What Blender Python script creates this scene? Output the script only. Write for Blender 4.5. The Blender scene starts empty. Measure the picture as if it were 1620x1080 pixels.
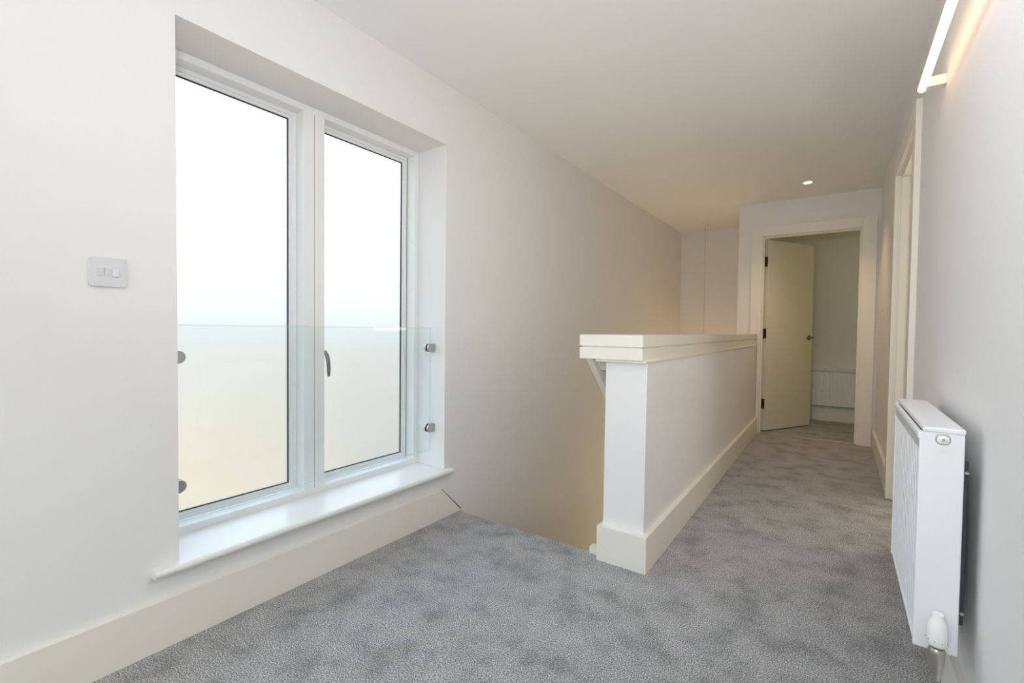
import bpy, bmesh, math
from mathutils import Vector, Matrix
S = bpy.context.scene
C = S.collection
PI = math.pi

# ---------------------------------------------------------------- camera
F = 736.82
cd = bpy.data.cameras.new('camera'); cam = bpy.data.objects.new('camera', cd); C.objects.link(cam)
cd.sensor_width = 36; cd.lens = 36 * F / 1620; cd.clip_start = .02
YAW, PITCH, ROLL = .6118, -.0264, .0114
fw = Vector((-math.sin(YAW) * math.cos(PITCH), math.cos(YAW) * math.cos(PITCH), math.sin(PITCH)))
r0 = fw.cross(Vector((0, 0, 1))).normalized(); u0 = r0.cross(fw)
rr = r0 * math.cos(ROLL) + u0 * math.sin(ROLL); uu = u0 * math.cos(ROLL) - r0 * math.sin(ROLL)
m = Matrix((rr, uu, -fw)).transposed().to_4x4(); m.translation = Vector((1.7598, 0, 1.034))
cam.matrix_world = m
S.camera = cam

# ---------------------------------------------------------------- world, exposure
S.view_settings.view_transform = 'Standard'; S.view_settings.look = 'None'
S.view_settings.gamma = 1; S.view_settings.use_curve_mapping = False
S.view_settings.exposure = 0.07
S.cycles.max_bounces = 16; S.cycles.diffuse_bounces = 8; S.cycles.transmission_bounces = 8
S.cycles.transparent_max_bounces = 12; S.cycles.sample_clamp_indirect = 12
try:
    S.cycles.use_denoising = True; S.cycles.denoiser = 'OPENIMAGEDENOISE'
except Exception: pass
W_ = bpy.data.worlds.new('sky'); S.world = W_; W_.use_nodes = True
nt = W_.node_tree; nt.nodes.clear()
out = nt.nodes.new('ShaderNodeOutputWorld'); bg = nt.nodes.new('ShaderNodeBackground')
tc = nt.nodes.new('ShaderNodeTexCoord'); sp = nt.nodes.new('ShaderNodeSeparateXYZ')
mr = nt.nodes.new('ShaderNodeMapRange'); mr.inputs[1].default_value = -1; mr.inputs[2].default_value = 1
cr = nt.nodes.new('ShaderNodeValToRGB'); e = cr.color_ramp.elements
# soft overcast sky over a pale sandy ground
e[0].position = 0; e[0].color = (1.06, .84, .56, 1)
e[1].position = 1; e[1].color = (2.3, 3.2, 4.2, 1)
for p, c in ((.40, (.88, .80, .68, 1)), (.485, (.80, .82, .80, 1)), (.53, (.79, .86, .95, 1)), (.62, (1.6, 1.85, 2.15, 1))):
    k = e.new(p); k.color = c
nt.links.new(tc.outputs['Generated'], sp.inputs[0]); nt.links.new(sp.outputs[2], mr.inputs[0])
nt.links.new(mr.outputs[0], cr.inputs[0]); # pale grey ground further along the house
gm = nt.nodes.new('ShaderNodeMapRange'); gm.interpolation_type = 'SMOOTHSTEP'; gm.inputs[1].default_value = .30; gm.inputs[2].default_value = .72
nt.links.new(sp.outputs[1], gm.inputs[0])
gz = nt.nodes.new('ShaderNodeMapRange'); gz.inputs[1].default_value = .02; gz.inputs[2].default_value = -.18; nt.links.new(sp.outputs[2], gz.inputs[0])
gf = nt.nodes.new('ShaderNodeMath'); gf.operation = 'MULTIPLY'; nt.links.new(gm.outputs[0], gf.inputs[0]); nt.links.new(gz.outputs[0], gf.inputs[1])
gx_ = nt.nodes.new('ShaderNodeMix'); gx_.data_type = 'RGBA'; gx_.inputs[7].default_value = (.66, .66, .64, 1)
nt.links.new(gf.outputs[0], gx_.inputs[0]); nt.links.new(cr.outputs[0], gx_.inputs[6])
nt.links.new(gx_.outputs[2], bg.inputs[0]); nt.links.new(bg.outputs[0], out.inputs[0])
bg.inputs[1].default_value = 1.15

def area(name, loc, rot, sx, sy, power, col, spread=PI):
    d = bpy.data.lights.new(name, 'AREA'); d.shape = 'RECTANGLE'; d.size = sx; d.size_y = sy
    d.energy = power; d.color = col; d.spread = spread
    o = bpy.data.objects.new(name, d); C.objects.link(o); o.location = loc; o.rotation_euler = rot
    return o
# added fill light in an opening put into the unseen wall behind camera
area('rear_fill', (1.15, -1.72, 1.45), (PI / 2, 0, 0), 1.5, 1.5, 10.5, (1.0, .92, .70))
# added fill light standing in for a flash bounced off the ceiling
area('flash_fill', (1.65, -.1, 1.35), (PI - .72, 0, 0), .25, .25, 15.5, (.85, .91, 1.0))
# fill lights added out of view in side room, end room and lower hall
area('side_room_fill', (3.05, 4.55, 1.4), (0, PI/2, 0), 1.3, 1.2, 23, (1.0, .87, .72))
area('end_room_fill', (2.9, 6.0, 1.5), (0, PI/2, 0), 1.0, .9, 1.6, (1.0, .81, .18))
area('lower_hall_fill', (.45, 6.35, -1.3), (-PI / 2, 0, 0), .8, 1.2, 19, (1.0, .81, .47))
# daylight of the frosted window, given off by the outside face of the reveal
# ---------------------------------------------------------------- dimensions
W, H = 2.0449, 2.3435
WY0, WY1, WZ0, WZ1 = .6144, 1.8717, .25, 2.026
DY = 5.361      # wall with the open door
SY = 1.975      # top edge of the stairs
SEND = 6.45     # end wall of the stairwell
DX = .881

# ---------------------------------------------------------------- materials
def mat(name, col, rough=.5, metal=0, spec=.5, bump=None, coat=0):
    m = bpy.data.materials.new(name); m.use_nodes = True
    b = m.node_tree.nodes['Principled BSDF']
    b.inputs['Base Color'].default_value = (*col, 1); b.inputs['Roughness'].default_value = rough
    b.inputs['Metallic'].default_value = metal; b.inputs['Specular IOR Level'].default_value = spec
    if bump:
        n = m.node_tree.nodes.new('ShaderNodeTexNoise'); n.inputs['Scale'].default_value = bump[0]; n.inputs['Detail'].default_value = 3
        t = m.node_tree.nodes.new('ShaderNodeTexCoord'); m.node_tree.links.new(t.outputs['Object'], n.inputs['Vector'])
        k = m.node_tree.nodes.new('ShaderNodeBump'); k.inputs['Strength'].default_value = bump[1]; k.inputs['Distance'].default_value = .002
        m.node_tree.links.new(n.outputs[0], k.inputs['Height']); m.node_tree.links.new(k.outputs[0], b.inputs['Normal'])
    return m
M = {}
M['wall'] = mat('wall_paint', (.80, .792, .780), .75, spec=.25, bump=(140, .12))
M['ceil'] = mat('ceiling_paint', (.865, .87, .87), .85, spec=.2, bump=(140, .1))
M['trim'] = mat('trim_gloss', (.815, .785, .705), .32, spec=.45, bump=(60, .05))
M['door'] = mat('door_paint', (.74, .715, .62), .4, spec=.4, bump=(60, .04))
M['upvc'] = mat('window_frame_white', (.84, .845, .84), .28)
M['gasket'] = mat('gasket_rubber', (.03, .04, .05), .6)
M['plastic'] = mat('switch_plastic', (.68, .68, .70), .25)
M['radiator'] = mat('radiator_enamel', (.84, .85, .87), .3)
M['grille'] = mat('radiator_side_grey', (.60, .61, .63), .4)
M['chrome'] = mat('brushed_nickel', (.55, .53, .50), .28, 1)
M['steel'] = mat('satin_steel', (.50, .49, .47), .35, 1)
M['darksteel'] = mat('bracket_steel', (.07, .075, .08), .45, .6)
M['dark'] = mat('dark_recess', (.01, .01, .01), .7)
M['white_head'] = mat('valve_plastic', (.86, .86, .85), .35)
M['bronze'] = mat('hinge_metal', (.22, .19, .14), .35, 1)
M['cord'] = mat('pendant_cord', (.62, .55, .42), .6)

def emis(name, col, st):
    m = bpy.data.materials.new(name); m.use_nodes = True; n = m.node_tree; n.nodes.clear()
    o = n.nodes.new('ShaderNodeOutputMaterial'); e = n.nodes.new('ShaderNodeEmission')
    e.inputs[0].default_value = (*col, 1); e.inputs[1].default_value = st; n.links.new(e.outputs[0], o.inputs[0]); return m
M['tube'] = emis('lamp_tube_glow', (1.0, .61, .34), 5.2)
M['spot'] = emis('downlight_glow', (1.0, .86, .66), 14)
M['bulb'] = emis('bulb_glow', (1.0, .62, .30), 6)

# frosted pane: rough transmission blurs what is outside
def frosted():
    m = bpy.data.materials.new('frosted_glass'); m.use_nodes = True; n = m.node_tree; n.nodes.clear()
    o = n.nodes.new('ShaderNodeOutputMaterial'); r = n.nodes.new('ShaderNodeBsdfRefraction')
    r.inputs['Color'].default_value = (.97, .98, .98, 1); r.inputs['Roughness'].default_value = .42; r.inputs['IOR'].default_value = 1.35
    g = n.nodes.new('ShaderNodeBsdfGlossy'); g.inputs['Roughness'].default_value = .5
    x = n.nodes.new('ShaderNodeMixShader'); x.inputs[0].default_value = .04
    n.links.new(r.outputs[0], x.inputs[1]); n.links.new(g.outputs[0], x.inputs[2]); n.links.new(x.outputs[0], o.inputs[0]); return m
M['frost'] = frosted()
def clear():
    m = bpy.data.materials.new('clear_glass'); m.use_nodes = True; n = m.node_tree; n.nodes.clear()
    o = n.nodes.new('ShaderNodeOutputMaterial'); t = n.nodes.new('ShaderNodeBsdfTransparent'); t.inputs[0].default_value = (.972, .99, .985, 1)
    g = n.nodes.new('ShaderNodeBsdfGlossy'); g.inputs['Roughness'].default_value = .01; g.inputs['Color'].default_value = (.9, .9, .9, 1)
    lw = n.nodes.new('ShaderNodeLayerWeight'); lw.inputs[0].default_value = .5
    pw = n.nodes.new('ShaderNodeMath'); pw.operation = 'POWER'; pw.inputs[1].default_value = 5; n.links.new(lw.outputs['Facing'], pw.inputs[0])
    f = n.nodes.new('ShaderNodeMath'); f.operation = 'MULTIPLY_ADD'; f.inputs[1].default_value = .9; f.inputs[2].default_value = .03; n.links.new(pw.outputs[0], f.inputs[0])
    x = n.nodes.new('ShaderNodeMixShader'); n.links.new(f.outputs[0], x.inputs[0])
    n.links.new(t.outputs[0], x.inputs[1]); n.links.new(g.outputs[0], x.inputs[2]); n.links.new(x.outputs[0], o.inputs[0]); return m
M['glass'] = clear()
M['glass_edge'] = mat('glass_edge', (.62, .74, .71), .2)

def carpet():
    m = bpy.data.materials.new('carpet'); m.use_nodes = True; n = m.node_tree; L = n.links.new
    b = n.nodes['Principled BSDF']; b.inputs['Roughness'].default_value = .95; b.inputs['Specular IOR Level'].default_value = .1
    b.inputs['Sheen Weight'].default_value = .15
    t = n.nodes.new('ShaderNodeTexCoord')
    def noise(s, d=2, r=.5):
        k = n.nodes.new('ShaderNodeTexNoise'); k.inputs['Scale'].default_value = s; k.inputs['Detail'].default_value = d
        k.inputs['Roughness'].default_value = r; L(t.outputs['Object'], k.inputs['Vector']); return k
    def ramp(src, stops):
        k = n.nodes.new('ShaderNodeValToRGB'); el = k.color_ramp.elements
        el[0].position, el[0].color = stops[0][0], (*stops[0][1], 1); el[1].position, el[1].color = stops[-1][0], (*stops[-1][1], 1)
        for p, c in stops[1:-1]: q = el.new(p); q.color = (*c, 1)
        L(src, k.inputs[0]); return k
    a = noise(235, 3, .75); ra = ramp(a.outputs[0], [(.36, (.07, .07, .075)), (.47, (.26, .26, .265)), (.54, (.42, .415, .41)), (.64, (.85, .84, .82))])
    c = noise(7, 5, .62); rc = ramp(c.outputs[0], [(.34, (.70,) * 3), (.5, (1.0,) * 3), (.66, (1.14,) * 3)])
    x = n.nodes.new('ShaderNodeMix'); x.data_type = 'RGBA'; x.blend_type = 'MULTIPLY'; x.inputs[0].default_value = 1
    L(ra.outputs[0], x.inputs[6]); L(rc.outputs[0], x.inputs[7]); L(x.outputs[2], b.inputs['Base Color'])
    bp = n.nodes.new('ShaderNodeBump'); bp.inputs['Strength'].default_value = .8; bp.inputs['Distance'].default_value = .004
    L(a.outputs[0], bp.inputs['Height']); L(bp.outputs[0], b.inputs['Normal'])
    return m
M['carpet'] = carpet()

# ---------------------------------------------------------------- helpers
def box(bm, x0, x1, y0, y1, z0, z1):
    v = [bm.verts.new(p) for p in ((x0,y0,z0),(x1,y0,z0),(x1,y1,z0),(x0,y1,z0),(x0,y0,z1),(x1,y0,z1),(x1,y1,z1),(x0,y1,z1))]
    for f in ((0,3,2,1),(4,5,6,7),(0,1,5,4),(1,2,6,5),(2,3,7,6),(3,0,4,7)): bm.faces.new([v[i] for i in f])
def prism(bm, pts, ax, a0, a1):
    """polygon pts in the plane across axis ax, extruded a0..a1"""
    def P(p, a): return {'x': (a, p[0], p[1]), 'y': (p[0], a, p[1]), 'z': (p[0], p[1], a)}[ax]
    A = [bm.verts.new(P(p, a0)) for p in pts]; B = [bm.verts.new(P(p, a1)) for p in pts]
    bm.faces.new(A[::-1]); bm.faces.new(B); n = len(pts)
    for i in range(n): bm.faces.new((A[i], A[(i+1) % n], B[(i+1) % n], B[i]))
def lathe(bm, prof, axis='z', c=(0,0,0), n=28):
    """profile (radius, height) turned round an axis"""
    rings = []
    for r, h in prof:
        ring = []
        for i in range(n):
            a = 2*PI*i/n; p = (r*math.cos(a), r*math.sin(a), h)
            p = {'z': p, 'x': (p[2], p[0], p[1]), 'y': (p[1], p[2], p[0])}[axis]
            ring.append(bm.verts.new((p[0]+c[0], p[1]+c[1], p[2]+c[2])))
        rings.append(ring)
    for A, B in zip(rings, rings[1:]):
        for i in range(n): bm.faces.new((A[i], A[(i+1) % n], B[(i+1) % n], B[i]))
    bm.faces.new(rings[0][::-1]); bm.faces.new(rings[-1])
def tube(bm, pts, r, n=12):
    pts = [Vector(p) for p in pts]; rings = []
    for i, p in enumerate(pts):
        d = (pts[min(i+1, len(pts)-1)] - pts[max(i-1, 0)]).normalized()
        a = d.cross(Vector((0,0,1)) if abs(d.z) < .9 else Vector((1,0,0))).normalized(); b = d.cross(a)
        rad = r[i] if isinstance(r, (list, tuple)) else r
        rings.append([bm.verts.new(p + rad*(a*math.cos(2*PI*k/n) + b*math.sin(2*PI*k/n))) for k in range(n)])
    for A, B in zip(rings, rings[1:]):
        for i in range(n): bm.faces.new((A[i], A[(i+1) % n], B[(i+1) % n], B[i]))
    bm.faces.new(rings[0][::-1]); bm.faces.new(rings[-1])
def ring(bm, x0, x1, y0, y1, z0, z1, w, wb=None):
    """rectangular frame in the y-z plane, bar width w (bottom wb)"""
    wb = w if wb is None else wb
    O = [(y0, z0), (y1, z0), (y1, z1), (y0, z1)]; I = [(y0+w, z0+wb), (y1-w, z0+wb), (y1-w, z1-w), (y0+w, z1-w)]
    V = {(k, x): [bm.verts.new((x, *p)) for p in P] for k, P in (('o', O), ('i', I)) for x in (x0, x1)}
    for i in range(4):
        j = (i+1) % 4
        for x in (x0, x1): bm.faces.new((V['o', x][i], V['o', x][j], V['i', x][j], V['i', x][i]))
        for k in 'oi': bm.faces.new((V[k, x0][i], V[k, x0][j], V[k, x1][j], V[k, x1][i]))
def RG(name, m, parent, *a, bevel=0, **k):
    bm = bmesh.new(); ring(bm, *a, **k); return obj(name, bm, m, parent, bevel)
def obj(name, bm, m, parent=None, bevel=0, smooth=False, seg=2):
    bmesh.ops.recalc_face_normals(bm, faces=bm.faces)
    if bevel:
        bmesh.ops.bevel(bm, geom=[e for e in bm.edges if len(e.link_faces) == 2 and e.calc_face_angle(0) > .5], offset=bevel, segments=seg, profile=.5, affect='EDGES', clamp_overlap=True)
    me = bpy.data.meshes.new(name); bm.to_mesh(me); bm.free(); me.materials.append(M[m])
    if smooth:
        for p in me.polygons: p.use_smooth = True
    o = bpy.data.objects.new(name, me); C.objects.link(o)
    if parent: o.parent = parent; o.matrix_parent_inverse = Matrix.Translation(-Vector(parent.location))if not parent.parent else Matrix()
    if smooth: sm(o)
    return o
def sm(o):
    me = o.data; bm = bmesh.new(); bm.from_mesh(me)
    for e in bm.edges:
        if len(e.link_faces) == 2 and e.calc_face_angle(0) > .6: e.smooth = False
    bm.to_mesh(me); bm.free()
def B(name, m, parent, *boxes, bevel=0, **k):
    bm = bmesh.new()
    for b in boxes: box(bm, *b)
    return obj(name, bm, m, parent, bevel, **k)
def tag(o, label=None, cat=None, group=None, kind=None):
    if label: o['label'] = label
    if cat: o['category'] = cat
    if group: o['group'] = group
    if kind: o['kind'] = kind
    return o
def thing(name, loc, label=None, cat=None, group=None, kind=None):
    o = bpy.data.objects.new(name, None); o.empty_display_size = .1; C.objects.link(o); o.location = loc
    return tag(o, label, cat, group, kind)
def struct(name, m, *boxes, bevel=0):
    return tag(B(name, m, None, *boxes, bevel=bevel), kind='structure')

# ---------------------------------------------------------------- shell
YB = -1.8; LOW = -2.65
# left wall with the window opening, running down the stairwell
struct('wall_left', 'wall', (-.35, 0, YB, WY0, LOW, H), (-.35, 0, WY1, SEND, LOW, H), (-.35, 0, WY0, WY1, WZ1, H), (-.35, 0, WY0, WY1, LOW, WZ0))
# right wall with its door opening
RY0, RY1 = 2.90, 3.72
struct('wall_right', 'wall', (W, W+.13, YB, RY0-.01, 0, H), (W, W+.13, RY1+.01, DY+.1, 0, H), (W, W+.13, RY0-.01, RY1+.01, 2.012, H))
struct('wall_back', 'wall', (-.35, .35, YB-.15, YB, 0, H), (1.95, W+.13, YB-.15, YB, 0, H), (.35, 1.95, YB-.15, YB, 0, .5), (.35, 1.95, YB-.15, YB, 2.15, H))
OX0, OX1, OZ = 1.108, 1.909, 1.998
struct('wall_end', 'wall', (DX, OX0-.012, DY, DY+.1, 0, H), (OX1+.012, W+.13, DY, DY+.1, 0, H), (OX0-.012, OX1+.012, DY, DY+.1, OZ+.012, H))
struct('wall_stairwell_side', 'wall', (DX, DX+.1, DY+.1, SEND, LOW, H), (DX+.022, DX+.185, SY, DY, LOW, -.2), (DX, DX+.1, DY, DY+.1, LOW, 0))
struct('wall_stairwell_end', 'wall', (-.35, DX+.1, SEND, SEND+.12, LOW, H))
struct('ceiling', 'ceil', (-.35, 3.2, YB-.15, 6.75, H, H+.12))
# landing floor: L shape round the stair opening
bm = bmesh.new()
prism(bm, [(0, YB), (W, YB), (W, DY+.1), (DX+.022, DY+.1), (DX+.022, SY), (0, SY)], 'z', -.2, 0)
tag(obj('floor', bm, 'carpet'), kind='structure')
struct('floor_lower_hall', 'carpet', (0, 3.2, 1.0, SEND, LOW-.1, LOW))
struct('wall_lower_hall', 'wall', (0, .9, 1.0, 1.1, LOW, -.2))
# skirting boards
def skirt(name, pts, ax, a0, a1):
    bm = bmesh.new(); prism(bm, pts, ax, a0, a1); return tag(obj(name, bm, 'trim', bevel=.0015), kind='structure')
SK = .158
skirt('baseboard_left', [(YB, 0), (SY+.02, 0), (SY+.02, .002), (1.838, SK), (YB, SK)], 'x', 0, .02)
struct('baseboard_back', 'trim', (.02, W-.02, YB, YB+.02, 0, SK))
bm = bmesh.new()
prism(bm, [(YB+.02, 0), (2.80, 0), (2.80, SK), (YB+.02, SK)], 'x', W-.02, W)
prism(bm, [(3.82, 0), (DY-.02, 0), (DY-.02, SK), (3.82, SK)], 'x', W-.02, W)
tag(obj('baseboard_right', bm, 'trim', bevel=.0015), kind='structure')
# painted gap shade: dark strip along the skirting's sloping cut, where the stair string begins
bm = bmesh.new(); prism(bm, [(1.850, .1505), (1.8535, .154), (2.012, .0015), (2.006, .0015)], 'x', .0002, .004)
tag(obj('gap_shade_strip', bm, 'dark'), kind='structure')

# ---------------------------------------------------------------- staircase going down
st = thing('staircase', (.44, SY, 0), 'grey carpeted staircase going down between left wall and half wall', 'staircase', kind='structure')
N = 13; RI, TR = .2038, .232
for i in range(1, N):
    y0 = SY + (i-1)*TR; z = -i*RI
    bm = bmesh.new(); prism(bm, [(y0-.012, z), (y0+TR+.012, z), (y0+TR+.018, z-.012), (y0+TR+.012, z-.03), (y0+TR, z-.03), (y0+TR, z-RI-.02), (y0, z-RI-.02)], 'x', .03, DX-.03)
    obj('step', bm, 'carpet', st)
sl = RI/TR
for nm, xa, xb in (('stair_string', .0, .028), ('stair_string', DX-.046, DX-.008)):
    bm = bmesh.new()
    y1 = SY + (N-1)*TR
    if xa == 0: pts = [(SY+.022, 0-.002), (y1, -sl*(y1-SY)+.02), (y1, -sl*(y1-SY)-.30), (SY+.03, -.34), (SY+.022, -.2)]
    else: pts = [(SY-.012, 0), (SY-.012, .03), (SY+.03, .03), (y1, -sl*(y1-SY)+.05), (y1, -sl*(y1-SY)-.30), (SY+.002, -.34), (SY+.002, 0)]
    prism(bm, pts, 'x', xa, xb); obj(nm, bm, 'trim', st)

# ---------------------------------------------------------------- window
wn = thing('window_1', (-.25, (WY0+WY1)/2, WZ0), 'tall white framed frosted window of two panes in left wall', 'window', kind='structure')
X0, X1 = -.213, -.30       # room face / outside
FW = .028; BD = .030
MY0, MY1 = 1.1787, 1.281
FB = FW+.012
RG('frame', 'upvc', wn, X1, X0, WY0+.0003, WY1-.0003, WZ0, WZ1-.0003, w=FW, wb=FB, bevel=.0015)
ml = B('mullion', 'upvc', wn, (X1, X0-.0005, MY0, MY1, WZ0+FB-.002, WZ1-FW+.002))
B('mullion_groove', 'gasket', ml, (X0-.0008, X0-.0002, 1.2302, 1.2314, WZ0+FB, WZ1-FW))
B('mullion_cover', 'upvc', ml, (X0-.003, X0+.0012, MY0+.001, 1.2295, WZ0+FB, WZ1-FW), bevel=.001)
XB = -.275
for (a, b) in ((WY0+FW, MY0), (MY1, WY1-FW)):
    z0, z1 = WZ0+FB, WZ1-FW
    sash = RG('sash', 'upvc', wn, X1, XB, a, b, z0, z1, w=BD*.55, bevel=.0012)
    q = BD*.5
    RG('glazing_bead', 'upvc', sash, X1, XB-.007, a+q, b-q, z0+q, z1-q, w=BD-q, bevel=.001)
    g = .0045
    RG('gasket', 'gasket', sash, X1+.004, XB-.012, a+BD-.0005, b-BD+.0005, z0+BD-.0005, z1-BD+.0005, w=g)
    tag(B('pane', 'frost', sash, (X1+.002, X1+.008, a+BD+.001, b-BD-.001, z0+BD+.001, z1-BD-.001)), 'frosted glass pane')
# dark gap round the opening (right-hand) sash
B('sash_gap', 'gasket', wn, (XB-.001, XB+.0006, WY1-FW-.0035, WY1-FW-.0003, WZ0+FW+.012, WZ1-FW), (XB-.001, XB+.0006, MY1+.0003, WY1-FW-.0003, WZ0+FW+.0124, WZ0+FW+.0144))
# casement handle
bm = bmesh.new(); tube(bm, [(XB, 1.290, .915), (XB+.022, 1.291, .918), (XB+.044, 1.296, .915), (XB+.052, 1.302, .900), (XB+.053, 1.308, .868), (XB+.052, 1.311, .83), (XB+.048, 1.313, .800)], [.009, .009, .0095, .0095, .009, .0085, .006], 14)
M['handle'] = mat('handle_grey', (.22, .23, .24), .35, .7)
hd = obj('handle', bm, 'handle', wn, smooth=True); tag(hd, 'curved grey metal handle')
bm = bmesh.new(); lathe(bm, [(.013, 0), (.015, .003), (.013, .008)], 'x', (XB, 1.296, .915), 20); obj('handle_rose', bm, 'steel', hd, smooth=True)
# window sill
bm = bmesh.new()
r = .012; zc = .250
prof = [(X0-.02, zc-r), (.030, zc-r)] + [(.030+r*math.sin(t*PI/6), zc - r*math.cos(t*PI/6)) for t in range(1, 6)] + [(.030, zc+r), (X0-.02, zc+r)]
prism(bm, prof, 'y', WY0+.0005, WY1-.0005)
pr2 = [(0.0, zc-r), (.030, zc-r)] + [(.030+r*math.sin(t*PI/6), zc - r*math.cos(t*PI/6)) for t in range(1, 6)] + [(.030, zc+r), (0.0, zc+r)]
prism(bm, pr2, 'y', .537, WY0+.0005); prism(bm, pr2, 'y', WY1-.0005, 1.909)
M['sill'] = mat('sill_paint', (.81, .795, .755), .3, spec=.5)
obj('window_sill', bm, 'sill', wn)

# ---------------------------------------------------------------- glass balustrade with clamps
gx = -.088
gl = thing('glass_balustrade', (gx, 1.24, .36), 'clear glass guard panel clipped across lower half of tall window', 'glass guard')
gp = B('glass_panel', 'glass', gl, (gx-.004, gx+.004, .642, 1.849, .358, 1.036))
B('glass_edge', 'glass_edge', gp, (gx-.0039, gx+.0039, .643, 1.848, 1.0345, 1.0362), (gx-.0039, gx+.0039, 1.8475, 1.8492, .359, 1.035), (gx-.0039, gx+.0039, .643, 1.848, .3578, .3592))
def clamp(y, d, z):
    Ln = .056 if d < 0 else .050
    c = None
    for k, (xa, xb) in enumerate(((gx+.0055, gx+.016), (gx-.016, gx-.0055))):
        bm = bmesh.new(); hh = .0225
        pts = [(y, z-hh), (y + d*(Ln-hh), z-hh)] + [(y + d*(Ln-hh+hh*math.sin(t*PI/12)), z - hh*math.cos(t*PI/12)) for t in range(1, 12)] + [(y + d*(Ln-hh), z+hh), (y, z+hh)]
        prism(bm, pts, 'x', xa, xb)
        if k == 0: box(bm, gx-.0055, gx+.0055, min(y, y+d*.018), max(y, y+d*.018), z-hh, z+hh)
        o = obj('clamp', bm, 'steel', gl if k == 0 else c, bevel=.0015) if k == 0 else obj('clamp_back', bm, 'steel', c, bevel=.0015)
        if k == 0: c = o
    bm = bmesh.new(); hh = .021; Lg = Ln-.001
    pts = [(y+d*.019, z-hh), (y + d*(Lg-hh), z-hh)] + [(y + d*(Lg-hh+hh*math.sin(t*PI/12)), z - hh*math.cos(t*PI/12)) for t in range(1, 12)] + [(y + d*(Lg-hh), z+hh), (y+d*.019, z+hh)]
    for xa, xb in ((gx+.004, gx+.0058), (gx-.0058, gx-.004)): prism(bm, pts, 'x', xa, xb)
    obj('clamp_gasket', bm, 'gasket', c)
for z in (.926, .482):
    clamp(WY0, 1, z); clamp(WY1, -1, z)

# ---------------------------------------------------------------- half wall beside the stairs
hw = thing('half_wall', (.995, 1.95, 0), 'white boxed half wall with thick grooved cap beside stair opening', 'half wall')
SKW = -.018   # the far end stands slightly further left
def wedge(bm, xl, xr, y0, y1, z0, z1, dl=0):
    v = [bm.verts.new(p) for z in (z0, z1) for p in ((xl, y0, z), (xr, y0, z), (xr+SKW, y1, z), (xl+dl, y1, z))]
    for f in ((0,3,2,1),(4,5,6,7),(0,1,5,4),(1,2,6,5),(2,3,7,6),(3,0,4,7)): bm.faces.new([v[i] for i in f])
CZ = .893; YE = DY-.0005
bm = bmesh.new(); wedge(bm, .906, 1.090, 1.972, YE, 0, CZ); obj('wall_panel', bm, 'wall', hw)
bm = bmesh.new()   # end lining, leaning a hair with the post
v = [bm.verts.new(p) for p in ((.9025,1.957,0),(1.0905,1.957,0),(1.0905,1.972,0),(.9025,1.972,0),(.9055,1.957,CZ),(1.0945,1.957,CZ),(1.0945,1.972,CZ),(.9055,1.972,CZ))]
for f in ((0,3,2,1),(4,5,6,7),(0,1,5,4),(1,2,6,5),(2,3,7,6),(3,0,4,7)): bm.faces.new([v[i] for i in f])
obj('end_panel', bm, 'wall', hw, bevel=.0015)
bm = bmesh.new(); wedge(bm, .906, 1.114, 1.957, YE, 0, .156); box(bm, .8885, 1.114, 1.923, 1.957, 0, .156); box(bm, .8885, .906, 1.957, 1.99, 0, .156)
bmesh.ops.remove_doubles(bm, verts=bm.verts, dist=.0001)
obj('skirting', bm, 'trim', hw)
cp = None
for nm, xl, xr, yf, z0, z1 in (('cap_board', .786, 1.082, 1.930, .962, 1.0135), ('cap_core', .796, 1.074, 1.939, .9555, .963), ('cap_rail', .786, 1.082, 1.930, .9045, .956), ('cap_moulding', .862, 1.094, 1.940, .893, .905)):
    bm = bmesh.new(); wedge(bm, xl, xr, yf, YE, z0, z1, SKW)
    o = obj(nm, bm, 'trim', hw, bevel=.0015 if nm != 'cap_core' else 0)

# handrail dropping with the stairs on the stair side of the half wall
hr = thing('handrail', (.85, 1.97, .9), 'cream sloping stair handrail fixed under left side of half wall cap', 'handrail')
bm = bmesh.new(); ye = SY + (N-1)*TR; s2 = .945
y0 = 1.955
prism(bm, [(y0, .904), (y0+.17, .904), (ye, .904-s2*(ye-y0-.17)), (ye, .904-s2*(ye-y0))], 'x', .805, .835)
obj('rail', bm, 'trim', hr, bevel=.002)
for q in (.35, 1.2, 2.2):
    B('rail_bracket', 'trim', hr, (.834, DX+.026, y0+q+.12, y0+q+.16, .904-s2*(q)-.03, .904-s2*q+.01))
bm = bmesh.new(); prism(bm, [(2.0, .904), (2.14, .904), (2.14, .845), (2.06, .845)], 'x', .8352, .9055); obj('rail_return', bm, 'trim', hr)

# ---------------------------------------------------------------- open door in the end wall
d1 = thing('door_1', ((OX0+OX1)/2, DY, 0), 'plain cream door standing open into dim room at corridor end', 'door', kind='structure')
AT = .02
z2 = 2.098
B('architrave', 'trim', d1, (1.076, OX0-.006, DY-AT, DY, .0, z2), (OX1+.006, W-.0225, DY-AT, DY, 0, z2), (OX0-.006, OX1+.006, DY-AT, DY, OZ+.006, z2), (1.005, 1.076, DY-AT, DY, 1.0137, z2), bevel=.002)
B('door_lining', 'trim', d1, (OX0-.012, OX0, DY-.003, DY+.103, 0, OZ), (OX1, OX1+.012, DY-.003, DY+.103, 0, OZ), (OX0-.012, OX1+.012, DY-.003, DY+.103, OZ, OZ+.012),
  (OX0, OX0+.011, DY+.02, DY+.06, 0, OZ-.011), (OX1-.011, OX1, DY+.02, DY+.06, 0, OZ-.011), (OX0, OX1, DY+.02, DY+.06, OZ-.011, OZ))
ANG = math.radians(61); hx, hy = OX0+.003, DY+.103
Rm = Matrix.Translation((hx, hy, 0)) @ Matrix.Rotation(ANG, 4, 'Z')
def place(o): 
    o.data.transform(Rm); return o
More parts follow.
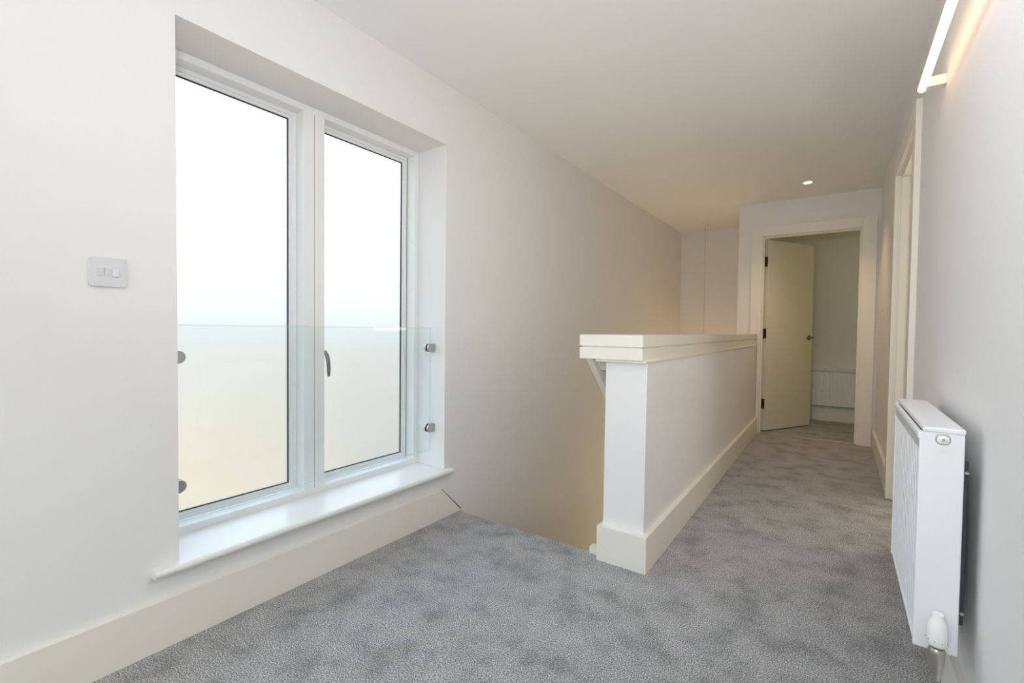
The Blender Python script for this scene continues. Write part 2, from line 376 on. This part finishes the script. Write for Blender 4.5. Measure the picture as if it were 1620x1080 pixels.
bm = bmesh.new(); box(bm, .003, .765, -.041, 0, .012, 1.985); bmesh.ops.transform(bm, matrix=Rm, verts=bm.verts); lf = tag(obj('door_leaf', bm, 'door', d1, bevel=.0015), 'flush cream door leaf')
for z in (1.76, 1.02, .29):
    bm = bmesh.new(); box(bm, -.002, .0025, -.036, -.004, z-.05, z+.05); lathe(bm, [(.0065, z-.05), (.0065, z+.05)], 'z', (0, .004, 0), 12)
    bmesh.ops.transform(bm, matrix=Rm, verts=bm.verts); obj('hinge', bm, 'bronze', d1)
    B('hinge_plate', 'bronze', d1, (OX0, OX0+.002, DY+.064, DY+.102, z-.05, z+.05))
for s, yy in ((-1, -.041), (1, 0)):
    bm = bmesh.new(); lathe(bm, [(.026, yy), (.026, yy+s*.008)], 'y', (.705, 0, .978), 24)
    tube(bm, [(.705, yy+s*.006, .978), (.705, yy+s*.048, .978), (.692, yy+s*.054, .978), (.600, yy+s*.052, .978)], [.010, .010, .0105, .009], 12)
    bmesh.ops.transform(bm, matrix=Rm, verts=bm.verts); tag(obj('door_handle', bm, 'handle', lf, smooth=True), 'grey metal lever handle')
# metal strip under the door
struct('trim_2', 'chrome', (OX0, OX1, DY+.005, DY+.032, 0.0002, .005), bevel=.0018)

# room beyond
struct('floor_room', 'carpet', (DX+.1, 3.2, DY+.1, 6.62, -.2, -.001))
struct('wall_room', 'wall', (DX+.1, 3.2, 6.60, 6.72, 0, H), (3.1, 3.2, DY+.1, 6.60, 0, H), (W+.13, 3.2, DY, DY+.1, 0, H))
struct('baseboard_room', 'trim', (DX+.1, 3.1, 6.582, 6.60, 0, SK))

# ---------------------------------------------------------------- door opening in the right wall
d2 = thing('door_2', (W, (RY0+RY1)/2, 0), 'cream framed doorway in right wall beyond the white radiator', 'doorway', kind='structure')
AX = .024
B('architrave', 'trim', d2, (W-AX, W, RY1+.006, RY1+.10, 0, 2.10), (W-AX, W, RY0-.10, RY0-.006, 0, 2.10), (W-AX, W, RY0-.006, RY1+.006, 2.006, 2.10), bevel=.002)
B('door_lining', 'trim', d2, (W-.003, W+.133, RY1, RY1+.012, 0, 2.0), (W-.003, W+.133, RY0-.012, RY0, 0, 2.0), (W-.003, W+.133, RY0-.012, RY1+.012, 2.0, 2.012))
B('door_stop', 'trim', d2, (W+.008, W+.044, RY1-.012, RY1, 0, 1.988), (W+.008, W+.044, RY0, RY0+.012, 0, 1.988), (W+.008, W+.044, RY0, RY1, 1.988, 2.0))
B('rebate_shade_strip', 'door', d2, (W+.0442, W+.1325, RY1-.0016, RY1+.001, 0, 1.988))  # added strip in darker door paint, standing in for the rebate's shade
sp_ = B('strike_plate', 'darksteel', d2, (W+.050, W+.074, RY1-.0028, RY1, .942, 1.012)); B('latch_hole', 'dark', sp_, (W+.056, W+.070, RY1-.0034, RY1-.0027, .962, .994))
# its leaf, swung right back into the side room
B('door_leaf', 'door', d2, (W+.135, W+.135+.76, RY0-.045, RY0-.004, .012, 1.985), bevel=.0015)
# side room behind it
struct('floor_side_room', 'carpet', (W, 3.2, 2.0, DY, -.2, -.001))
struct('wall_side_room', 'wall', (3.1, 3.2, 2.0, DY, 0, H), (W+.13, 3.2, 1.9, 2.0, 0, H))

# ---------------------------------------------------------------- radiators
def radiator(name, L, dep, h, label, ribs, two_side=True):
    """local frame: x along the length, y = 0 front face, +y towards the wall, z up from 0"""
    o = thing(name, (0,0,0), label, 'radiator')
    def T(n, m, *bx, bevel=0): return B(n, m, o, *bx, bevel=bevel)
    pts = [(0, 0), (L, 0)]
    # front panel pressed with vertical ribs
    bm = bmesh.new(); prof = [(.012, .006)]; m0 = .024; pitch = (L-2*m0)/ribs
    for i in range(ribs):
        a = m0 + i*pitch
        prof += [(a+pitch*.10, .0075), (a+pitch*.26, .0015), (a+pitch*.74, .0015), (a+pitch*.90, .0075)]
    prof += [(L-.012, .006)]
    for z0, z1 in ((.030, h-.055),):
        lo = [bm.verts.new((x, y, z0)) for x, y in prof]; hi = [bm.verts.new((x, y, z1)) for x, y in prof]
        for i in range(len(prof)-1): bm.faces.new((lo[i], lo[i+1], hi[i+1], hi[i]))
        for s, z in ((lo, z0-.022), (hi, z1+.022)):
            e = [bm.verts.new((x, .006, z)) for x, y in prof]
            for i in range(len(prof)-1): bm.faces.new((s[i], s[i+1], e[i+1], e[i]))
    v = [bm.verts.new(p) for p in ((.0, .010, .0), (L, .010, 0), (L, .010, h-.02), (0, .010, h-.02))]; bm.faces.new(v)
    obj('front_panel', bm, 'radiator', o)
    T('bottom_rail', 'radiator', (.004, L-.004, .002, .016, 0, .010), bevel=.002)
    T('back_panel', 'grille', (.01, L-.01, dep-.016, dep-.004, .01, h-.03), bevel=.003)
    T('convector', 'grille', (.01, L-.01, dep*.35, dep*.55, .02, h-.04))
    for x0 in (0, L-.012): T('side_panel', 'radiator', (x0, x0+.012, .0, dep, .0, h-.012), bevel=.003)
    T('top_panel', 'radiator', (-.003, L+.003, .006, dep+.001, h-.013, h), bevel=.004)
    T('top_lip', 'radiator', (.001, L-.001, -.0035, .009, h-.032, h-.016), bevel=.004)
    T('lip_band', 'grille', (.004, L-.004, .0005, .008, h-.058, h-.030))
    return o
R1 = radiator('radiator', .60, .083, .552, 'white ribbed radiator with valve on right wall in the foreground', 17)
def place_tree(o, Mx):
    for c in list(o.children):
        c.matrix_parent_inverse = Matrix(); 
    o.matrix_world = Mx
# right wall: length runs towards -y, depth towards +x
MR = Matrix(((0, 1, 0, 1.930), (-1, 0, 0, 2.125), (0, 0, 1, .254), (0, 0, 0, 1)))
Lr = .60
def RP(bm): return bm
# brackets, dark, between casing and wall
for x in (.018, .55):
    B('wall_bracket', 'darksteel', R1, (x, x+.026, .083, .094, .07, .47), bevel=.001)
    for z in (.40, .09): B('bracket_arm', 'darksteel', R1, (abs(x-.25), abs(x-.25)+.02, .083, .1145, z, z+.03), bevel=.001)
for z in (.445, .10):
    bm = bmesh.new(); lathe(bm, [(.004, Lr-.03), (.004, Lr-.020)], 'x', (0, .091, z), 12); obj('bracket_bolt', bm, 'steel', R1)
# vent badge on the near side
def oval(bm, rx, rz, x0, x1, cy, cz, n=32, pw=2.6):
    pts = []
    for i in range(n):
        a = 2*PI*i/n; c, s = math.cos(a), math.sin(a)
        pts.append((cy + rx*math.copysign(abs(c)**(2/pw), c), cz + rz*math.copysign(abs(s)**(2/pw), s)))
    prism(bm, pts, 'x', x0, x1)
bm = bmesh.new(); oval(bm, .026, .023, Lr-.001, Lr+.0012, .043, .516, pw=4); ap = obj('badge_plate', bm, 'radiator', R1)
bm = bmesh.new(); oval(bm, .0140, .0128, Lr, Lr+.0035, .043, .524); ar = obj('vent_ring', bm, 'steel', R1, bevel=.0008)
bm = bmesh.new(); oval(bm, .0112, .0100, Lr+.003, Lr+.0045, .043, .524); obj('vent_cap', bm, 'white_head', ar)
bm = bmesh.new(); lathe(bm, [(.0075, Lr+.004), (.0085, Lr+.006), (.0035, Lr+.0095), (.0022, Lr+.007)], 'x', (0, .043, .524), 20); obj('vent_plug', bm, 'white_head', ar, smooth=True)
bm = bmesh.new(); lathe(bm, [(.0022, Lr+.0080), (.0022, Lr+.0100)], 'x', (0, .043, .524), 12); obj('vent_key_socket', bm, 'steel', ar)
for ya in (.003, .066): B('side_seam', 'grille', R1, (Lr-.001, Lr+.0004, ya, ya+.015, .5385, .5400))
# thermostatic valve
vx, vy = Lr+.038, .040
bm = bmesh.new(); lathe(bm, [(.0125, -.040), (.0135, -.030), (.0150, -.018), (.0150, -.004), (.0165, .000), (.0165, .014), (.014, .020)], 'z', (vx, vy, .010), 24)
tube(bm, [(vx, vy, -.002), (Lr+.012, vy, -.002)], .0105, 16); tube(bm, [(Lr+.020, vy, -.002), (Lr+.004, vy, -.002)], .0145, 6)
tube(bm, [(vx, vy, -.026), (vx, vy, -.046), (vx-.012, vy+.004, -.054), (vx-.10, vy+.006, -.055), (vx-.16, vy+.02, -.055), (vx-.17, vy+.060, -.055)], .0078, 14)
vb = tag(obj('valve_body', bm, 'chrome', R1, smooth=True), 'nickel plated valve body')
bm = bmesh.new(); lathe(bm, [(.0165, .026), (.0195, .030), (.0200, .042), (.0203, .056), (.0195, .070), (.0165, .082), (.0120, .091), (.0118, .099), (.0112, .1015), (.008, .1005)], 'z', (vx, vy, .010), 32)
vh = tag(obj('valve_head', bm, 'white_head', vb, smooth=True), 'white thermostatic valve head')
bm = bmesh.new()
for k in range(9):
    a = PI + k*2*PI/9; x, y = vx+.0199*math.cos(a), vy+.0199*math.sin(a)
    lathe(bm, [(.0011, -.0007), (.0011, .0007)], 'x', (x, y, .050), 8)
o_ = obj('dial_mark', bm, 'darksteel', R1); o_['kind'] = 'stuff'
place_tree(R1, MR)
R2 = radiator('radiator', 1.0, .05, .445, 'white ribbed radiator on back wall of room seen through open door', 28)
for x in (.1, .86): B('wall_bracket', 'darksteel', R2, (x, x+.03, .05, .065, .05, .35))
place_tree(R2, Matrix.Translation((1.42, 6.535, .185)))

# ---------------------------------------------------------------- switches
def rounded(bm, w, h, r, a0, a1, cy, cz, ax='x'):
    pts = []
    for sx, sz, a in ((1, 1, 0), (-1, 1, 1), (-1, -1, 2), (1, -1, 3)):
        for k in range(5):
            t = (a + k/4)*PI/2; pts.append((cy + sx*(w/2-r) + r*math.cos(t), cz + sz*(h/2-r) + r*math.sin(t)))
    prism(bm, pts, ax, a0, a1)
def switch(x, y, z, d, n, label, w=.086, h=.086):
    o = thing('light_switch', (x, y, z), label, 'light switch')
    a, b = (x, x+d*.008)
    bm = bmesh.new(); rounded(bm, w, h, .006, min(a, b), max(a, b), y, z); obj('switch_plate', bm, 'plastic', o, bevel=.0022)
    g0, g1 = sorted((x+d*.0079, x+d*.0083)); B('rocker_surround', 'plastic', o, (g0, g1, y-n*.00825-.001, y+n*.00825+.001, z-.0135, z+.0135))
    for k in range(n):
        yc = y + (k-(n-1)/2)*.0165
        bm = bmesh.new(); x1, x2, x3 = x+d*.0068, x+d*.0088, x+d*.0122
        lo, hi = (x2, x3) if k != n-1 else (x3, x2)
        prism(bm, [(x1, z-.012), (lo, z-.012), (hi, z+.012), (x1, z+.012)], 'y', yc-.0073, yc+.0073)
        obj('rocker', bm, 'plastic', o, bevel=.0008)
    return o
switch(0, .4386, 1.187, 1, 3, 'white three rocker light switch on wall left of the tall window')
switch(W, 4.74, 1.187, -1, 1, 'small white light switch on right wall beside the open door')

# ---------------------------------------------------------------- wall lamp
lx, lz, ly0, ly1 = 1.985, 1.922, 1.36, 2.265
wl = thing('wall_lamp', (W, 1.81, lz), 'glowing warm linear tube lamp high on right wall', 'wall lamp')
bm = bmesh.new(); n = 20; R = .0125
lathe(bm, [(.002, ly0-.0), (.009, ly0+.003), (R, ly0+.010), (R, ly1-.010), (.009, ly1-.003), (.002, ly1)], 'y', (lx, 0, lz), n); obj('light_tube', bm, 'tube', wl, smooth=True)
for y in (ly1-.062, ly0+.03):
    B('lamp_bracket', 'trim', wl, (lx+.008, W, y, y+.042, lz-.016, lz+.018), bevel=.002)

# ---------------------------------------------------------------- downlights
def downlight(x, y, label, power, col=(1, 1, 1)):
    o = thing('ceiling_downlight', (x, y, H), label, 'downlight')
    bm = bmesh.new()
    prof = [(.030, H-.001), (.045, H-.001), (.0455, H-.004), (.042, H-.0065), (.034, H-.006)]
    lathe(bm, [(.0455, H), (.0455, H-.004), (.042, H-.0065), (.034, H-.006), (.031, H-.003)], 'z', (x, y, 0), 28); obj('downlight_ring', bm, 'trim', o, smooth=True)
    bm = bmesh.new(); lathe(bm, [(.031, H-.0045), (.031, H-.0068), (.02, H-.0080)], 'z', (x, y, 0), 24); obj('downlight_lens', bm, 'spot', o)
    if not power: return
    d = bpy.data.lights.new('downlight_beam', 'SPOT'); d.energy = power; d.color = col; d.spot_size = math.radians(112); d.spot_blend = 1.0; d.shadow_soft_size = .03
    l = bpy.data.objects.new('downlight_beam', d); C.objects.link(l); l.location = (x, y, H-.03)
downlight(1.505, 4.82, 'lit round ceiling downlight in front of the open door', 28, (1.0, .68, .37))
downlight(1.55, 1.2, 'added round ceiling downlight out of view above the white radiator', 0)  # unseen fitting, added to go with the ceiling fill light
area('ceiling_fill', (1.55, 1.2, H-.02), (0, 0, 0), .1, .1, 5.4, (.84, .88, 1.0))  # added fill light on the ceiling, out of view

# ---------------------------------------------------------------- pendant in the stairwell
px, py = .417, 5.95
pd = thing('pendant_light', (px, py, H), 'thin cord pendant light hanging down the stairwell from white ceiling rose', 'pendant light')
bm = bmesh.new(); lathe(bm, [(.048, H), (.048, H-.008), (.040, H-.020), (.012, H-.026)], 'z', (px, py, 0), 28); obj('ceiling_rose', bm, 'trim', pd, smooth=True)
bm = bmesh.new(); tube(bm, [(px, py, H-.02), (px, py, .40)], .0035, 10); obj('cord', bm, 'cord', pd)
bm = bmesh.new(); lathe(bm, [(.008, .41), (.018, .40), (.020, .34), (.022, .335)], 'z', (px, py, 0), 20); obj('lamp_holder', bm, 'trim', pd, smooth=True)
bm = bmesh.new(); lathe(bm, [(.013, .335), (.016, .32), (.028, .285), (.030, .265), (.024, .245), (.010, .236)], 'z', (px, py, 0), 20); obj('bulb', bm, 'bulb', pd, smooth=True)
d = bpy.data.lights.new('pendant_bulb_light', 'POINT'); d.energy = 4.2; d.color = (1.0, .53, .20); d.shadow_soft_size = .035
l = bpy.data.objects.new('pendant_bulb_light', d); C.objects.link(l); l.location = (px, py, .19)
